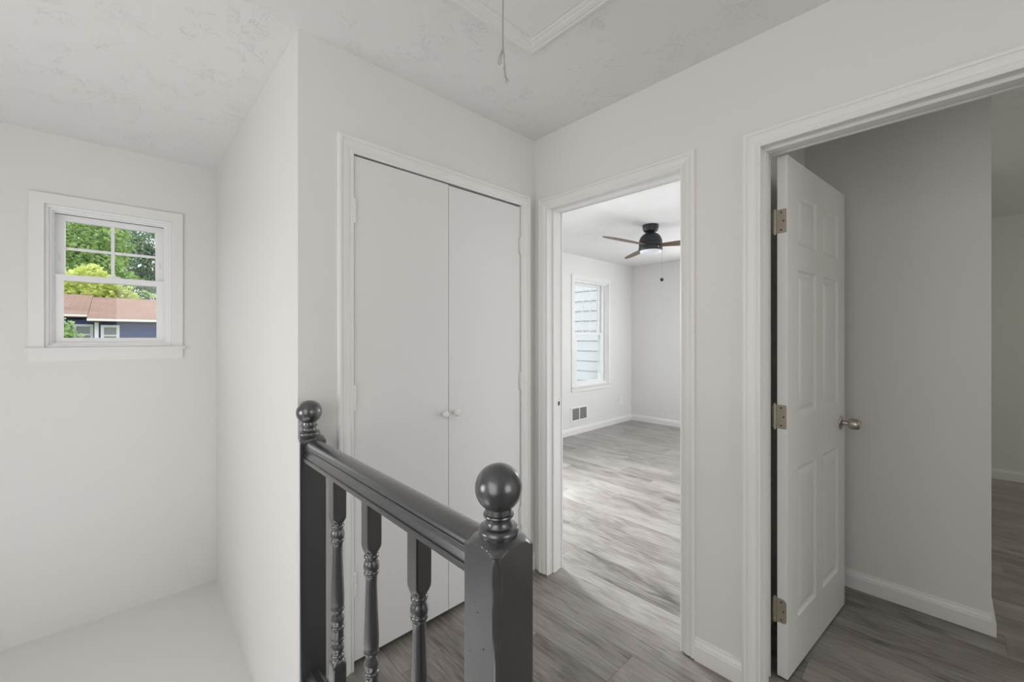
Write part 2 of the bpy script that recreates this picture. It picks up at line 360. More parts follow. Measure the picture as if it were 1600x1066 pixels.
# ------------------------------------------------------------------ shell
bm = bmesh.new()
box(bm, -2.4, XR + 0.05, -3.2, 0.55, -0.2, 0); box(bm, 0.452, XR + 0.05, 0.55, YC - 0.001, -0.2, 0); box(bm, XS + 0.01, XR + 0.05, YC - 0.001, YC + 0.9, -0.2, 0)
box(bm, XR + 0.05, 6.1, -3.2, YB + 0.1, -0.2, 0)
struct(obj('floor', bm, m_floor), 'grey wood-look plank floor running through the hall and rooms', 'floor')
bm = bmesh.new(); box(bm, -1.4, XS + 0.1, 0.55, YW, -1.55, -1.35)
struct(obj('floor_landing', bm, m_floor), 'plank landing at the bottom of the stairwell', 'floor')
# ceiling with hatch hole
HX0, HX1, HY0, HY1 = 0.50, 1.118, -0.33, 1.070
bm = bmesh.new()
for (x0, x1, y0, y1) in ((-2.4, HX0, -3.2, YB + 0.1), (HX1, 6.1, -3.2, YB + 0.1), (HX0, HX1, -3.2, HY0), (HX0, HX1, HY1, YB + 0.1)):
    box(bm, x0, x1, y0, y1, H, H + 0.12)
struct(obj('ceiling', bm, m_ceil), 'white brush-textured ceiling', 'ceiling')

# stairwell window wall
W1 = (-0.300, 0.232, 1.262, 2.050)
bm = bmesh.new(); wall(bm, 'Y', YW, 0.14, -1.4, XS + T, -1.5, H, [W1])
struct(obj('wall_window', bm, m_wall), 'off-white end wall of the stairwell holding the small window', 'wall')
# side wall of the stairwell + plaster lap at the newel
bm = bmesh.new(); wall(bm, 'X', XS, T, YC, YW, -1.5, H)
v8 = [bm.verts.new(p) for z in (-0.35, 0.956) for p in ((0.4445, 1.528, z), (0.4475, 1.528, z), (XS + 0.003, YC + 0.002, z), (XS, YC + 0.002, z))]
for f in ((0, 1, 2, 3), (7, 6, 5, 4), (0, 4, 5, 1), (1, 5, 6, 2), (2, 6, 7, 3), (3, 7, 4, 0)): bm.faces.new([v8[i] for i in f])
struct(obj('wall_stair', bm, m_wall), 'bright white side wall running along the stairwell', 'wall')
bm = bmesh.new(); wall(bm, 'X', -1.5, 0.1, -3.2, YW, -1.5, H)
struct(obj('wall_left', bm, m_wall), 'left wall of the stairwell', 'wall')
bm = bmesh.new(); wall(bm, 'Y', -3.3, 0.1, -1.5, XR, 0, H)
struct(obj('wall_back', bm, m_wall), 'rear wall of the hall', 'wall')
# ledge below the window
bm = bmesh.new()
prism(bm, [(0, -1.4), (0, -0.372), (1.2, -0.318), (1.2, -1.4)], (-1.3, 2.19, 0), (XS, 2.19, 0), side=(0, 1, 0))
struct(obj('wall_ledge', bm, m_wall), 'low drywall ledge at the foot of the window wall', 'wall')
# closet wall
bm = bmesh.new(); wall(bm, 'Y', YC, T, XS + T, XR, 0, H, [(CL[0] - 0.004, CL[1] + 0.004, -1, CL[2] + 0.006)])
struct(obj('wall_closet', bm, m_wall), 'hall wall around the double closet doors', 'wall')
bm = bmesh.new(); wall(bm, 'Y', 2.35, 0.1, XS + T, XR, 0, H)
struct(obj('wall_closet_back', bm, m_wall), 'back wall inside the closet', 'wall')
# right wall
bm = bmesh.new()
wall(bm, 'X', XR, T, -3.2, YB, 0, H, [(D1[0] - 0.016, D1[1] + 0.016, -1, D1[2] + 0.016), (D2[0] - 0.016, D2[1] + 0.016, -1, D2[2] + 0.016)])
struct(obj('wall_right', bm, m_wall), 'hall wall with the two doorways', 'wall')
# bedroom
W2 = (4.452, 5.262, 0.645, 2.110); W3 = (2.19, 3.00, 0.645, 2.110)
bm = bmesh.new(); wall(bm, 'Y', YB, 0.14, XB, 6.05, -0.2, H, [W2, W3])
struct(obj('wall_bedroom_window', bm, m_wall), 'bedroom wall with the tall window, seen through the doorway', 'wall')
bm = bmesh.new(); wall(bm, 'X', 5.93, 0.12, -3.2, YB, -0.2, H)
struct(obj('wall_bedroom_far', bm, m_wall), 'far bedroom wall beyond the ceiling fan', 'wall')
bm = bmesh.new(); wall(bm, 'Y', 0.545, 0.1, XB, 5.93, 0, H)
struct(obj('wall_partition', bm, m_wall), 'partition between the bedroom and the right-hand room', 'wall')
# block in the right hand room
bm = bmesh.new(); box(bm, 2.785 + 0.014, 4.3, -0.143, 0.545, 0, H)
struct(obj('wall_block', bm, m_wall), 'shaded grey wall behind the open panel door', 'wall')
bm = bmesh.new(); wall(bm, 'Y', -3.2, 0.1, XB, 5.93, 0, H)
struct(obj('wall_back_room', bm, m_wall), 'rear wall of the right-hand room', 'wall')

# baseboards
def baseboard(name, p0, p1, side, label):
    bm = bmesh.new(); prism(bm, BASE, p0, p1, side=side)
    struct(obj(name, bm, m_trim), label, 'baseboard')
baseboard('baseboard_hall', (XR, D2[1] + 0.060, 0), (XR, D1[0] - 0.060, 0), (-1, 0, 0), 'short white baseboard between the two doorways')
baseboard('baseboard_bedroom_window', (XB, YB, 0), (5.93, YB, 0), (0, -1, 0), 'white baseboard under the bedroom window')
baseboard('baseboard_bedroom_far', (5.93, 0.65, 0), (5.93, YB - 0.014, 0), (-1, 0, 0), 'white baseboard on the far bedroom wall')
baseboard('baseboard_back_room', (2.799, -0.1432, 0), (2.799, 0.545, 0), (-1, 0, 0), 'white baseboard behind the open panel door')
baseboard('baseboard_block_end', (2.785, -0.143, 0), (4.3, -0.143, 0), (0, -1, 0), 'white baseboard returning round the wall corner')
baseboard('baseboard_far_room', (5.93, -3.1, 0), (5.93, 0.54, 0), (-1, 0, 0), 'white baseboard on the far wall of the right-hand room')
baseboard('baseboard_closet', (XR, YC, 0), (CL[1] + 0.06, YC, 0), (0, -1, 0), 'white baseboard stub beside the closet casing')

# ------------------------------------------------------------------ door casings and jambs (trims)
def doorway(name, D, label):
    root = empty(name); struct(root, label, 'door frame')
    y0, y1, zt = D
    bm = bmesh.new(); casing(bm, 'X', XR, -1, y0, y1, zt, z0=0.007); obj('casing', bm, m_trim, root)
    bm = bmesh.new(); casing(bm, 'X', XB, 1, y0, y1, zt); obj('casing', bm, m_trim, root)
    bm = bmesh.new()
    e = 0.005
    box(bm, XR - 0.001, XB + 0.001, y0 - 0.018, y0 - e, 0, zt + 0.018); box(bm, XR - 0.001, XB + 0.001, y1 + e, y1 + 0.018, 0, zt + 0.018)
    box(bm, XR - 0.001, XB + 0.001, y0 - e, y1 + e, zt + e, zt + 0.018)
    obj('jamb', bm, m_trim, root)
    bm = bmesh.new(); s0, s1 = XR + 0.038, XR + 0.073
    box(bm, s0, s1, y0 - e, y0 + 0.006, 0.004, zt + e); box(bm, s0, s1, y1 - 0.006, y1 + e, 0.004, zt + e); box(bm, s0, s1, y0 + 0.006, y1 - 0.006, zt - 0.006, zt + e)
    obj('door_stop', bm, m_trim, root, bevel=0.0015)
    return root
t1 = doorway('trim_1', D1, 'white moulded frame of the doorway to the bedroom')
t2 = doorway('trim_2', D2, 'white moulded frame of the doorway with the open panel door')
# strike plate on the left bedroom jamb
bm = bmesh.new(); yj = D1[1] + 0.005
box(bm, 1.790, 1.820, yj - 0.002, yj, 0.915, 0.975)
sp_ = obj('strike_plate', bm, m_vinyl, t1, bevel=0.0005)
bm = bmesh.new(); box(bm, 1.797, 1.812, yj - 0.0028, yj - 0.0021, 0.932, 0.955); obj('latch_hole', bm, m_dark, sp_)
for z in (0.922, 0.968):
    bm = bmesh.new(); lathe(bm, [(0.003, 0), (0.003, 0.0008)], (1.805, yj - 0.0021, z), 10, 'Y'); obj('screw', bm, m_brass, sp_)
root = empty('trim_3'); struct(root, 'white moulded frame round the closet doors', 'door frame')
bm = bmesh.new(); casing(bm, 'Y', YC, -1, CL[0] - 0.004, CL[1] + 0.004, CL[2], ws=1.05); obj('casing', bm, m_trim, root)
bm = bmesh.new()
box(bm, CL[0] - 0.004, CL[0] - 0.0025, YC, YC + T, 0, CL[2]); box(bm, CL[1] + 0.0025, CL[1] + 0.004, YC, YC + T, 0, CL[2])
box(bm, CL[0] + 0.02, CL[1] - 0.02, YC + 0.035, YC + 0.05, CL[2] - 0.012, CL[2] + 0.006)
obj('jamb', bm, m_trim, root)

# ------------------------------------------------------------------ closet doors
def knob_profile(): return [(0.0105, 0.0), (0.011, 0.002), (0.0075, 0.005), (0.0065, 0.010), (0.009, 0.014), (0.0145, 0.018), (0.0168, 0.023), (0.0165, 0.028), (0.0135, 0.033), (0.008, 0.0355), (0.002, 0.0362)]
def butt_hinge(bm, x, z0, z1):
    n = 5; h_ = (z1 - z0) / n
    for k in range(n): lathe(bm, [(0.0058, 0.0004), (0.0065, 0.0012), (0.0065, h_ - 0.0012), (0.0058, h_ - 0.0004)], (x, YC - 0.0075, z0 + k * h_), 14)
    lathe(bm, [(0.003, -0.006), (0.005, -0.003), (0.005, z1 - z0 + 0.003), (0.003, z1 - z0 + 0.006)], (x, YC - 0.0075, z0), 12)
    box(bm, x - 0.011, x + 0.011, YC - 0.004, YC - 0.0005, z0, z1)
def closet_leaf(name, x0, x1, kx, hx, label, hz, top):
    root = empty(name, (0, 0, 0)); struct(root, label, 'door')
    bm = bmesh.new(); box(bm, x0, x1, YC + 0.001, YC + 0.034, 0.030, top)
    obj('door_slab', bm, m_door, root, bevel=0.0015)
    bm = bmesh.new(); lathe(bm, knob_profile(), (kx, YC + 0.001, 0.962), 28, 'Y'); obj('knob', bm, m_trim, root, smooth=True)
    for z0, z1 in hz:
        bm = bmesh.new(); butt_hinge(bm, hx, z0, z1); obj('hinge', bm, m_trim, root, auto=0.7)
HZ = ((1.778, 1.868), (1.032, 1.124), (0.290, 0.382))
closet_leaf('door_1', CL[0] + 0.001, 1.1235, 1.092, CL[0] - 0.001, 'left flat white closet door with a round knob at its right edge', HZ, 2.042)
closet_leaf('door_2', 1.1265, CL[1] - 0.001, 1.158, CL[1] + 0.001, 'right flat white closet door with a round knob at its left edge', HZ, 2.038)

# ------------------------------------------------------------------ open six-panel door
DW, DT, DH = 0.737, 0.035, 2.018
def six_panel():
    bm = bmesh.new()
    cols = [(0.108, 0.327), (0.412, 0.632)]; rows = [(0.205, 0.80), (1.005, 1.59), (1.690, 1.900)]
    xs = sorted({0, DW, *[v for c in cols for v in c]}); zs = sorted({0.008, DH, *[v for c in rows for v in c]})
    for side in (0, 1):
        y = 0.0 if side == 0 else DT; s = 1 if side == 0 else -1
        def V(x, z, d=0.0): return bm.verts.new((x, y + s * d, z))
        for i in range(len(xs) - 1):
            for j in range(len(zs) - 1):
                a0, a1, b0, b1 = xs[i], xs[i + 1], zs[j], zs[j + 1]
                pan = any(abs(a0 - c[0]) < 1e-6 for c in cols) and any(abs(b0 - c[0]) < 1e-6 for c in rows)
                if not pan: bm.faces.new((V(a0, b0), V(a1, b0), V(a1, b1), V(a0, b1)))
                else:
                    steps = [(0, 0), (0.004, 0.0035), (0.010, 0.0075), (0.016, 0.0085), (0.020, 0.0085), (0.040, 0.0030), (0.046, 0.0022)]
                    rings = [[V(a0 + o, b0 + o, d), V(a1 - o, b0 + o, d), V(a1 - o, b1 - o, d), V(a0 + o, b1 - o, d)] for o, d in steps]
                    for A, B in zip(rings[:-1], rings[1:]):
                        for k in range(4): bm.faces.new((A[k], A[(k + 1) % 4], B[(k + 1) % 4], B[k]))
                    bm.faces.new(rings[-1])
    def Q(pts): bm.faces.new([bm.verts.new(p) for p in pts])
    Q([(0, 0, 0.008), (0, DT, 0.008), (0, DT, DH), (0, 0, DH)]); Q([(DW, 0, 0.008), (DW, DT, 0.008), (DW, DT, DH), (DW, 0, DH)])
    Q([(0, 0, 0.008), (DW, 0, 0.008), (DW, DT, 0.008), (0, DT, 0.008)]); Q([(0, 0, DH), (DW, 0, DH), (DW, DT, DH), (0, DT, DH)])
    bmesh.ops.remove_doubles(bm, verts=bm.verts[:], dist=0.0004)
    return bm
d3 = empty('door_3', (1.8475, 0.4140, 0), math.radians(-5.8)); struct(d3, 'open white six-panel door swung into the right-hand room', 'door')
obj('door_slab', six_panel(), m_door6, d3)
def leaf_hinge(z0, z1, rounded):
    bm = bmesh.new()
    w_, hh = 0.032, z1 - z0
    r = 0.014 if rounded else 0.003
    pts = [(DT + 0.002, z0)]
    for (cy_, cz_, a0) in ((DT - w_ + r, z0 + r, -90), (DT - w_ + r, z1 - r, 180)):
        for k in range(7):
            a = math.radians(a0 - 15 * k) if a0 == -90 else math.radians(a0 - 15 * k)
            pts.append((cy_ + r * math.cos(a) * (1 if True else 1), cz_ + r * math.sin(a)))
    pts.append((DT + 0.002, z1))
    A = [bm.verts.new((-0.0022, y, z)) for y, z in pts]; B = [bm.verts.new((-0.0002, y, z)) for y, z in pts]
    n = len(pts)
    for i in range(n): bm.faces.new((A[i], A[(i + 1) % n], B[(i + 1) % n], B[i]))
    bm.faces.new(A); bm.faces.new(B[::-1])
    box(bm, -0.010, -0.004, DT + 0.011, DT + 0.0125, z0, z1)
    n5 = 5; h_ = hh / n5
    for k in range(n5): lathe(bm, [(0.005, 0.0004), (0.0058, 0.0012), (0.0058, h_ - 0.0012), (0.005, h_ - 0.0004)], (-0.003, DT + 0.0075, z0 + k * h_), 14)
    lathe(bm, [(0.002, -0.006), (0.0045, -0.003), (0.0045, hh + 0.003), (0.002, hh + 0.006)], (-0.003, DT + 0.0075, z0), 12)
    o = obj('hinge', bm, m_brass, d3, auto=0.6)
    for (y, z) in ((DT - 0.014, z0 + 0.012), (DT - 0.022, (z0 + z1) / 2), (DT - 0.014, z1 - 0.012)):
        bm = bmesh.new(); lathe(bm, [(0.0034, 0), (0.0030, 0.0006), (0.001, 0.0004)], (-0.0023, y, z), 12, 'X', mtx=Matrix.Scale(-1, 4, (1, 0, 0))); obj('screw', bm, m_dark, o)
leaf_hinge(1.722, 1.814, False); leaf_hinge(0.966, 1.058, False); leaf_hinge(0.216, 0.308, True)
def door_knob(side):
    bm = bmesh.new()
    pr = [(0.030, 0.0), (0.0325, 0.001), (0.0325, 0.003), (0.029, 0.006), (0.020, 0.0085), (0.0125, 0.010), (0.0120, 0.014), (0.0125, 0.024), (0.0115, 0.029), (0.012, 0.031), (0.0215, 0.0325), (0.0250, 0.036), (0.0262, 0.042), (0.0262, 0.058), (0.0245, 0.066), (0.0215, 0.0715), (0.0190, 0.0735), (0.0085, 0.0740), (0.007, 0.0728), (0.001, 0.0728)]
    mt = None if side < 0 else Matrix.Scale(-1, 4, (0, 1, 0))
    lathe(bm, pr, (DW - 0.062, 0.0 if side < 0 else DT, 0.908), 36, 'Y', mtx=mt)
    return obj('door_knob', bm, m_nickel, d3, auto=0.6)
door_knob(-1); door_knob(1)
bm = bmesh.new(); box(bm, DW - 0.0005, DW + 0.0015, DT / 2 - 0.0125, DT / 2 + 0.0125, 0.88, 0.937); box(bm, DW, DW + 0.010, DT / 2 - 0.006, DT / 2 + 0.006, 0.897, 0.919); obj('latch', bm, m_nickel, d3)

# ------------------------------------------------------------------ windows
def rect_frame(bm, x0, x1, z0, z1, y0, y1, w_, wb=None, wt=None):
    wb = w_ if wb is None else wb; wt = w_ if wt is None else wt
    box(bm, x0, x0 + w_, y0, y1, z0, z1); box(bm, x1 - w_, x1, y0, y1, z0, z1)
    box(bm, x0 + w_, x1 - w_, y0, y1, z0, z0 + wb); box(bm, x0 + w_, x1 - w_, y0, y1, z1 - wt, z1)
def make_window(name, Wd, Y, label, zmeet, ncols, nrows, cas_w, stool_h, apron_h, ears, inset=0.030):
    x0, x1, z0, z1 = Wd
    root = empty(name); struct(root, label, 'window')
    bm = bmesh.new()                                            # flat casing boards + apron
    cw = cas_w
    box(bm, x0 - cw, x0 - 0.002, Y - 0.014, Y, z0, z1 + 0.002); box(bm, x1 + 0.002, x1 + cw, Y - 0.014, Y, z0, z1 + 0.002)
    box(bm, x0 - cw, x1 + cw, Y - 0.014, Y, z1 + 0.002, z1 + cw)
    obj('window_casing', bm, m_trim, root, bevel=0.0015)
    bm = bmesh.new(); box(bm, x0 - cw - ears, x1 + cw + ears, Y - 0.030, Y + 0.045, z0 - stool_h, z0); obj('window_sill', bm, m_trim, root, bevel=0.003)
    bm = bmesh.new(); box(bm, x0 - cw, x1 + cw, Y - 0.013, Y, z0 - stool_h - apron_h, z0 - stool_h); obj('apron', bm, m_trim, root, bevel=0.0015)
    bm = bmesh.new()                                            # inner frame: stepped
    rect_frame(bm, x0, x1, z0, z1, Y + 0.004, Y + 0.135, 0.012)
    rect_frame(bm, x0 + 0.012, x1 - 0.012, z0 + 0.012, z1 - 0.012, Y + 0.022, Y + 0.130, 0.012)
    rect_frame(bm, x0 + 0.024, x1 - 0.024, z0 + 0.022, z1 - 0.024, Y + 0.040, Y + 0.046, 0.008)
    obj('window_frame', bm, m_vinyl, root, bevel=0.0012)
    a0, a1 = x0 + inset, x1 - inset
    if inset > 0.05:
        bm = bmesh.new(); box(bm, x0 + 0.024, a0 - 0.006, Y + 0.050, Y + 0.128, z0 + 0.024, z1 - 0.024); box(bm, a1 + 0.006, x1 - 0.024, Y + 0.050, Y + 0.128, z0 + 0.024, z1 - 0.024)
        obj('jamb_liner', bm, m_vinyl, root, bevel=0.002)
    # upper sash (outer track)
    up = obj('sash', (lambda b: (rect_frame(b, a0, a1, zmeet - 0.012, z1 - 0.030, Y + 0.082, Y + 0.112, 0.040, 0.030, 0.034), b)[1])(bmesh.new()), m_vinyl, root, bevel=0.0015)
    g0, g1, h0, h1 = a0 + 0.040, a1 - 0.040, zmeet + 0.018, z1 - 0.064
    bm = bmesh.new(); box(bm, g0 - 0.003, g1 + 0.003, Y + 0.096, Y + 0.099, h0 - 0.003, h1 + 0.003); obj('window_pane', bm, m_glass, up)
    bm = bmesh.new()
    for k in range(1, ncols): xx = g0 + (g1 - g0) * k / ncols; box(bm, xx - 0.008, xx + 0.008, Y + 0.090, Y + 0.0955, h0, h1)
    for k in range(1, nrows):
        zz = h0 + (h1 - h0) * k / nrows
        box(bm, g0, g1, Y + 0.0902, Y + 0.0953, zz - 0.008, zz + 0.008)
    obj('muntins', bm, m_vinyl, up)
    lo = obj('sash', (lambda b: (rect_frame(b, a0 - 0.004, a1 + 0.004, z0 + 0.014, zmeet + 0.020, Y + 0.048, Y + 0.080, 0.040, 0.040, 0.034), b)[1])(bmesh.new()), m_vinyl, root, bevel=0.0015)
    bm = bmesh.new(); box(bm, a0 + 0.033, a1 - 0.033, Y + 0.062, Y + 0.065, z0 + 0.051, zmeet - 0.011); obj('window_pane', bm, m_glass, lo)
    xm = (a0 + a1) / 2
    bm = bmesh.new(); box(bm, xm - 0.028, xm + 0.028, Y + 0.052, Y + 0.078, zmeet + 0.0195, zmeet + 0.025); lathe(bm, [(0.011, 0), (0.011, 0.006), (0.006, 0.009)], (xm, Y + 0.066, zmeet + 0.0245), 16); box(bm, xm - 0.004, xm + 0.034, Y + 0.058, Y + 0.066, zmeet + 0.026, zmeet + 0.031)
    obj('sash_lock', bm, m_vinyl, lo)
    for xx in (a0 + 0.014, a1 - 0.022):
        bm = bmesh.new(); box(bm, xx, xx + 0.008, Y + 0.0795, Y + 0.0825, zmeet + 0.10, zmeet + 0.145); obj('tilt_latch', bm, m_frost, up)
    return root
make_window('window_1', W1, YW, 'small white double-hung window in the stairwell with four upper panes', 1.655, 2, 2, 0.058, 0.016, 0.060, 0.010)
make_window('window_2', W2, YB, 'tall white double-hung window in the bedroom facing pale siding', 1.365, 3, 1, 0.062, 0.014, 0.058, 0.0, 0.085)

make_window('window_3', W3, YB, 'second tall bedroom window, left of the first', 1.365, 3, 1, 0.062, 0.014, 0.058, 0.0, 0.085)

# ------------------------------------------------------------------ stair railing
RX = 0.491
rail = empty('stair_railing', (RX, 0.551, 0))
tag(rail, 'charcoal grey stair railing with two ball-topped newel posts and turned balusters', 'railing')
NW = 0.045
def sq(wd, rc=0.004):
    def f(th, r, z):
        c, s = abs(math.cos(th)), abs(math.sin(th))
        q = wd / max(c, s)
        q = min(q, (wd * math.sqrt(2) - rc))
        return min(r, q)
    return f
def newel_bm(zbot, worn=False):
    # square block with flat shoulders, the turned dome sits on it
    ball_c, R = 1.051, 0.0425
    prof = [(0.1, zbot)] + [(0.1, 0.02 + 0.0125 * k) for k in range(73)] + [(0.1, 0.938), (0.1, 0.9520), (0.0615, 0.9525), (0.0565, 0.9535), (0.0535, 0.9560), (0.0510, 0.9585), (0.0482, 0.9610), (0.0450, 0.9625), (0.0400, 0.9655), (0.0368, 0.9668), (0.0352, 0.9680), (0.0364, 0.9705), (0.0372, 0.9745), (0.0366, 0.9785), (0.0345, 0.9818), (0.0315, 0.9835), (0.0290, 0.9838), (0.0265, 0.985), (0.0240, 0.9885), (0.0228, 0.993), (0.0230, 0.9975), (0.0245, 1.0002), (0.0268, 1.0010), (0.0280, 1.0032), (0.0272, 1.0055), (0.0245, 1.0068)]
    for k in range(0, 25):
        a = math.radians(-56 + (56 + 89) * k / 24); prof.append((R * math.cos(a), ball_c + R * math.sin(a)))
    f0 = sq(NW, 0.0025)
    def f1(th, r, z):
        q = f0(th, r, z)
        if worn and z < 0.951:
            wob = 0.0050 + 0.0030 * math.sin(z * 23) + 0.0018 * math.sin(z * 61 + 1) + 0.0010 * math.sin(z * 140)
            d = (th - math.radians(225) + PI) % (2 * PI) - PI      # flat chamfer cut across the corner facing the landing
            if abs(d) < 0.35: q = min(q, (NW * math.sqrt(2) - max(wob, 0.0015)) / math.cos(d))
        return q
    bm = bmesh.new(); lathe(bm, prof, (0, 0, 0), 192, rfun=f1)
    return bm
nb = obj('newel_post', newel_bm(0.0, True), m_grey, rail, auto=0.5)
na_bm = newel_bm(0.0)
na = obj('newel_post', na_bm, m_grey, rail, auto=0.5); na.location = (0, 1.574 - 0.551, 0)
# the far newel is let into the wall corner: trim the part of its shaft behind the plaster
for v in na.data.vertices:
    if v.co.z < 0.995: v.co.x = max(v.co.x, -0.0435 + max(0.0, v.co.y + 0.045) * 0.242)
# small dents on the near post
for (dx, dy, z, r) in ((-0.0455, 0.012, 0.86, 0.0010), (-0.0455, 0.004, 0.845, 0.0014), (-0.0455, -0.012, 0.79, 0.0016), (-0.0455, 0.025, 0.768, 0.0010)):
    bm = bmesh.new(); lathe(bm, [(r, 0), (r * 0.5, 0.0004)], (dx, dy, z), 8, 'X', mtx=Matrix.Scale(-1, 4, (1, 0, 0))); obj('nail_hole', bm, m_dark, nb)
RP = [(-0.036, 0.892), (-0.036, 0.900), (-0.034, 0.9035), (-0.0305, 0.9045), (-0.0305, 0.9065), (-0.0320, 0.908), (-0.0300, 0.912), (-0.0280, 0.917), (-0.0272, 0.919), (-0.0290, 0.921), (-0.0285, 0.9245), (-0.0300, 0.929), (-0.0330, 0.9335), (-0.0325, 0.9355), (-0.0295, 0.9365), (-0.0305, 0.9380)]
for k in range(0, 9):
    a = math.radians(178 - 88 * k / 8); RP.append((0.0315 * math.cos(a), 0.9385 + 0.0205 * math.sin(a)))
RP = RP + [(-x, z) for x, z in RP[::-1][1:]]
bm = bmesh.new(); prism(bm, RP, (0, NW - 0.0015, 0), (0, 1.574 - 0.551 - NW + 0.0015, 0), side=(1, 0, 0))
obj('handrail', bm, m_grey, rail, auto=0.45)
bm = bmesh.new(); prism(bm, [(-0.036, 0.0), (-0.036, 0.118), (-0.032, 0.122), (-0.027, 0.123), (-0.0245, 0.130), (-0.016, 0.148), (-0.010, 0.152), (0.010, 0.152), (0.016, 0.148), (0.0245, 0.130), (0.027, 0.123), (0.032, 0.122), (0.036, 0.118), (0.036, 0.0)], (0, NW - 0.001, 0), (0, 1.574 - 0.551 - NW + 0.001, 0), side=(1, 0, 0))
obj('bottom_rail', bm, m_grey, rail, auto=0.45)
BW = 0.0205
BP = [(0.1, 0.14), (0.1, 0.27), (0.0290, 0.298), (0.0265, 0.304), (0.0230, 0.310), (0.0195, 0.316), (0.0175, 0.319), (0.0190, 0.324), (0.0195, 0.328), (0.0182, 0.332), (0.0155, 0.3345), (0.0150, 0.3375), (0.0170, 0.344), (0.0190, 0.352), (0.0185, 0.358), (0.0155, 0.364), (0.0145, 0.368), (0.0150, 0.372), (0.0180, 0.374), (0.0195, 0.378), (0.0190, 0.382), (0.0172, 0.384), (0.0172, 0.390), (0.0178, 0.404), (0.0180, 0.409), (0.0200, 0.412), (0.0203, 0.416), (0.0190, 0.420), (0.0165, 0.422), (0.0160, 0.426), (0.0185, 0.434), (0.0196, 0.440), (0.0185, 0.447), (0.0155, 0.455), (0.0140, 0.461), (0.0145, 0.466), (0.0185, 0.468), (0.0203, 0.4725), (0.0195, 0.477), (0.0185, 0.479), (0.0192, 0.490), (0.0196, 0.505), (0.0190, 0.530), (0.0178, 0.560), (0.0163, 0.600), (0.0152, 0.635), (0.0148, 0.660), (0.0152, 0.672), (0.0165, 0.678), (0.0170, 0.680), (0.0185, 0.682), (0.0200, 0.686), (0.0195, 0.690), (0.0180, 0.692), (0.0195, 0.696), (0.0206, 0.703), (0.0202, 0.709), (0.0180, 0.716), (0.0158, 0.721), (0.0160, 0.724), (0.0185, 0.727), (0.0196, 0.7305), (0.0188, 0.734), (0.0168, 0.7365), (0.0172, 0.741), (0.0195, 0.744), (0.0230, 0.750), (0.0262, 0.757), (0.0290, 0.764), (0.1, 0.790), (0.1, 0.893)]
bm = bmesh.new(); lathe(bm, BP, (0, 0, 0), 64, rfun=sq(BW, 0.0015))
bal = obj('baluster', bm, m_grey, rail, auto=0.6); bal.location = (0, 0.8215 - 0.551, 0)
for yy in (1.067, 1.306): copy_part(bal, rail, (0, yy - 0.551, 0))

# ------------------------------------------------------------------ attic hatch with pull cord
hatch = empty('attic_hatch', (0, 0, H)); tag(hatch, 'white attic hatch panel in the hall ceiling with a hanging pull cord', 'attic hatch')
bm = bmesh.new(); box(bm, HX0 + 0.004, HX1 - 0.003, HY0 + 0.004, HY1 - 0.006, 0.001, 0.022); obj('hatch_panel', bm, m_trim, hatch)
bm = bmesh.new()
prof = [(0.0, 0.0), (0.0, 0.004), (0.010, 0.005), (0.013, 0.0035), (0.020, 0.006), (0.036, 0.0075), (0.041, 0.0062), (0.045, 0.008), (0.055, 0.0075), (0.058, 0.004), (0.058, 0.0)]
cor = ((HX0, HY0, -1, -1), (HX1, HY0, 1, -1), (HX1, HY1, 1, 1), (HX0, HY1, -1, 1))
rg = [[bm.verts.new((cx_ + a * w_, cy_ + b * w_, -d_)) for w_, d_ in prof] for cx_, cy_, a, b in cor]
for k in range(4):
    A, B = rg[k], rg[(k + 1) % 4]
    for i in range(len(prof)): j = (i + 1) % len(prof); bm.faces.new((A[i], A[j], B[j], B[i]))
obj('hatch_casing', bm, m_trim, hatch)
bm = bmesh.new(); cxp, cyp = 0.840, 0.923
tube(bm, [(cxp, cyp, 0.006), (cxp + 0.001, cyp, -0.08), (cxp - 0.001, cyp, -0.16), (cxp, cyp, -0.247)], 0.0026, 8)
rt = Vector((sn, -cs, 0))                                       # direction across the view, for the loop's lean
def CP(a, z): return (cxp + rt.x * a, cyp + rt.y * a, z)
tube(bm, [CP(0, -0.247), CP(-0.006, -0.258), CP(-0.0125, -0.275), CP(-0.0145, -0.290), CP(-0.0115, -0.294), CP(-0.0075, -0.289), CP(-0.0055, -0.272), CP(-0.001, -0.254)], 0.0018, 8)
tube(bm, [CP(0.0, -0.245), CP(0.0030, -0.262), CP(0.0042, -0.285), CP(0.0048, -0.297), CP(0.0040, -0.303), CP(0.0058, -0.318), CP(0.0072, -0.330)], [0.0028, 0.0026, 0.0022, 0.0021, 0.0034, 0.0024, 0.0034], 10)
for (a, z) in ((0.019, -0.345), (0.013, -0.352), (0.0085, -0.349), (0.017, -0.340)):
    tube(bm, [CP(0.0072, -0.328), CP((0.0072 + a) / 2 + 0.001, (-0.328 + z) / 2 - 0.002), CP(a, z)], [0.0018, 0.0014, 0.0012], 6)
obj('pull_cord', bm, m_cord, hatch, smooth=True)

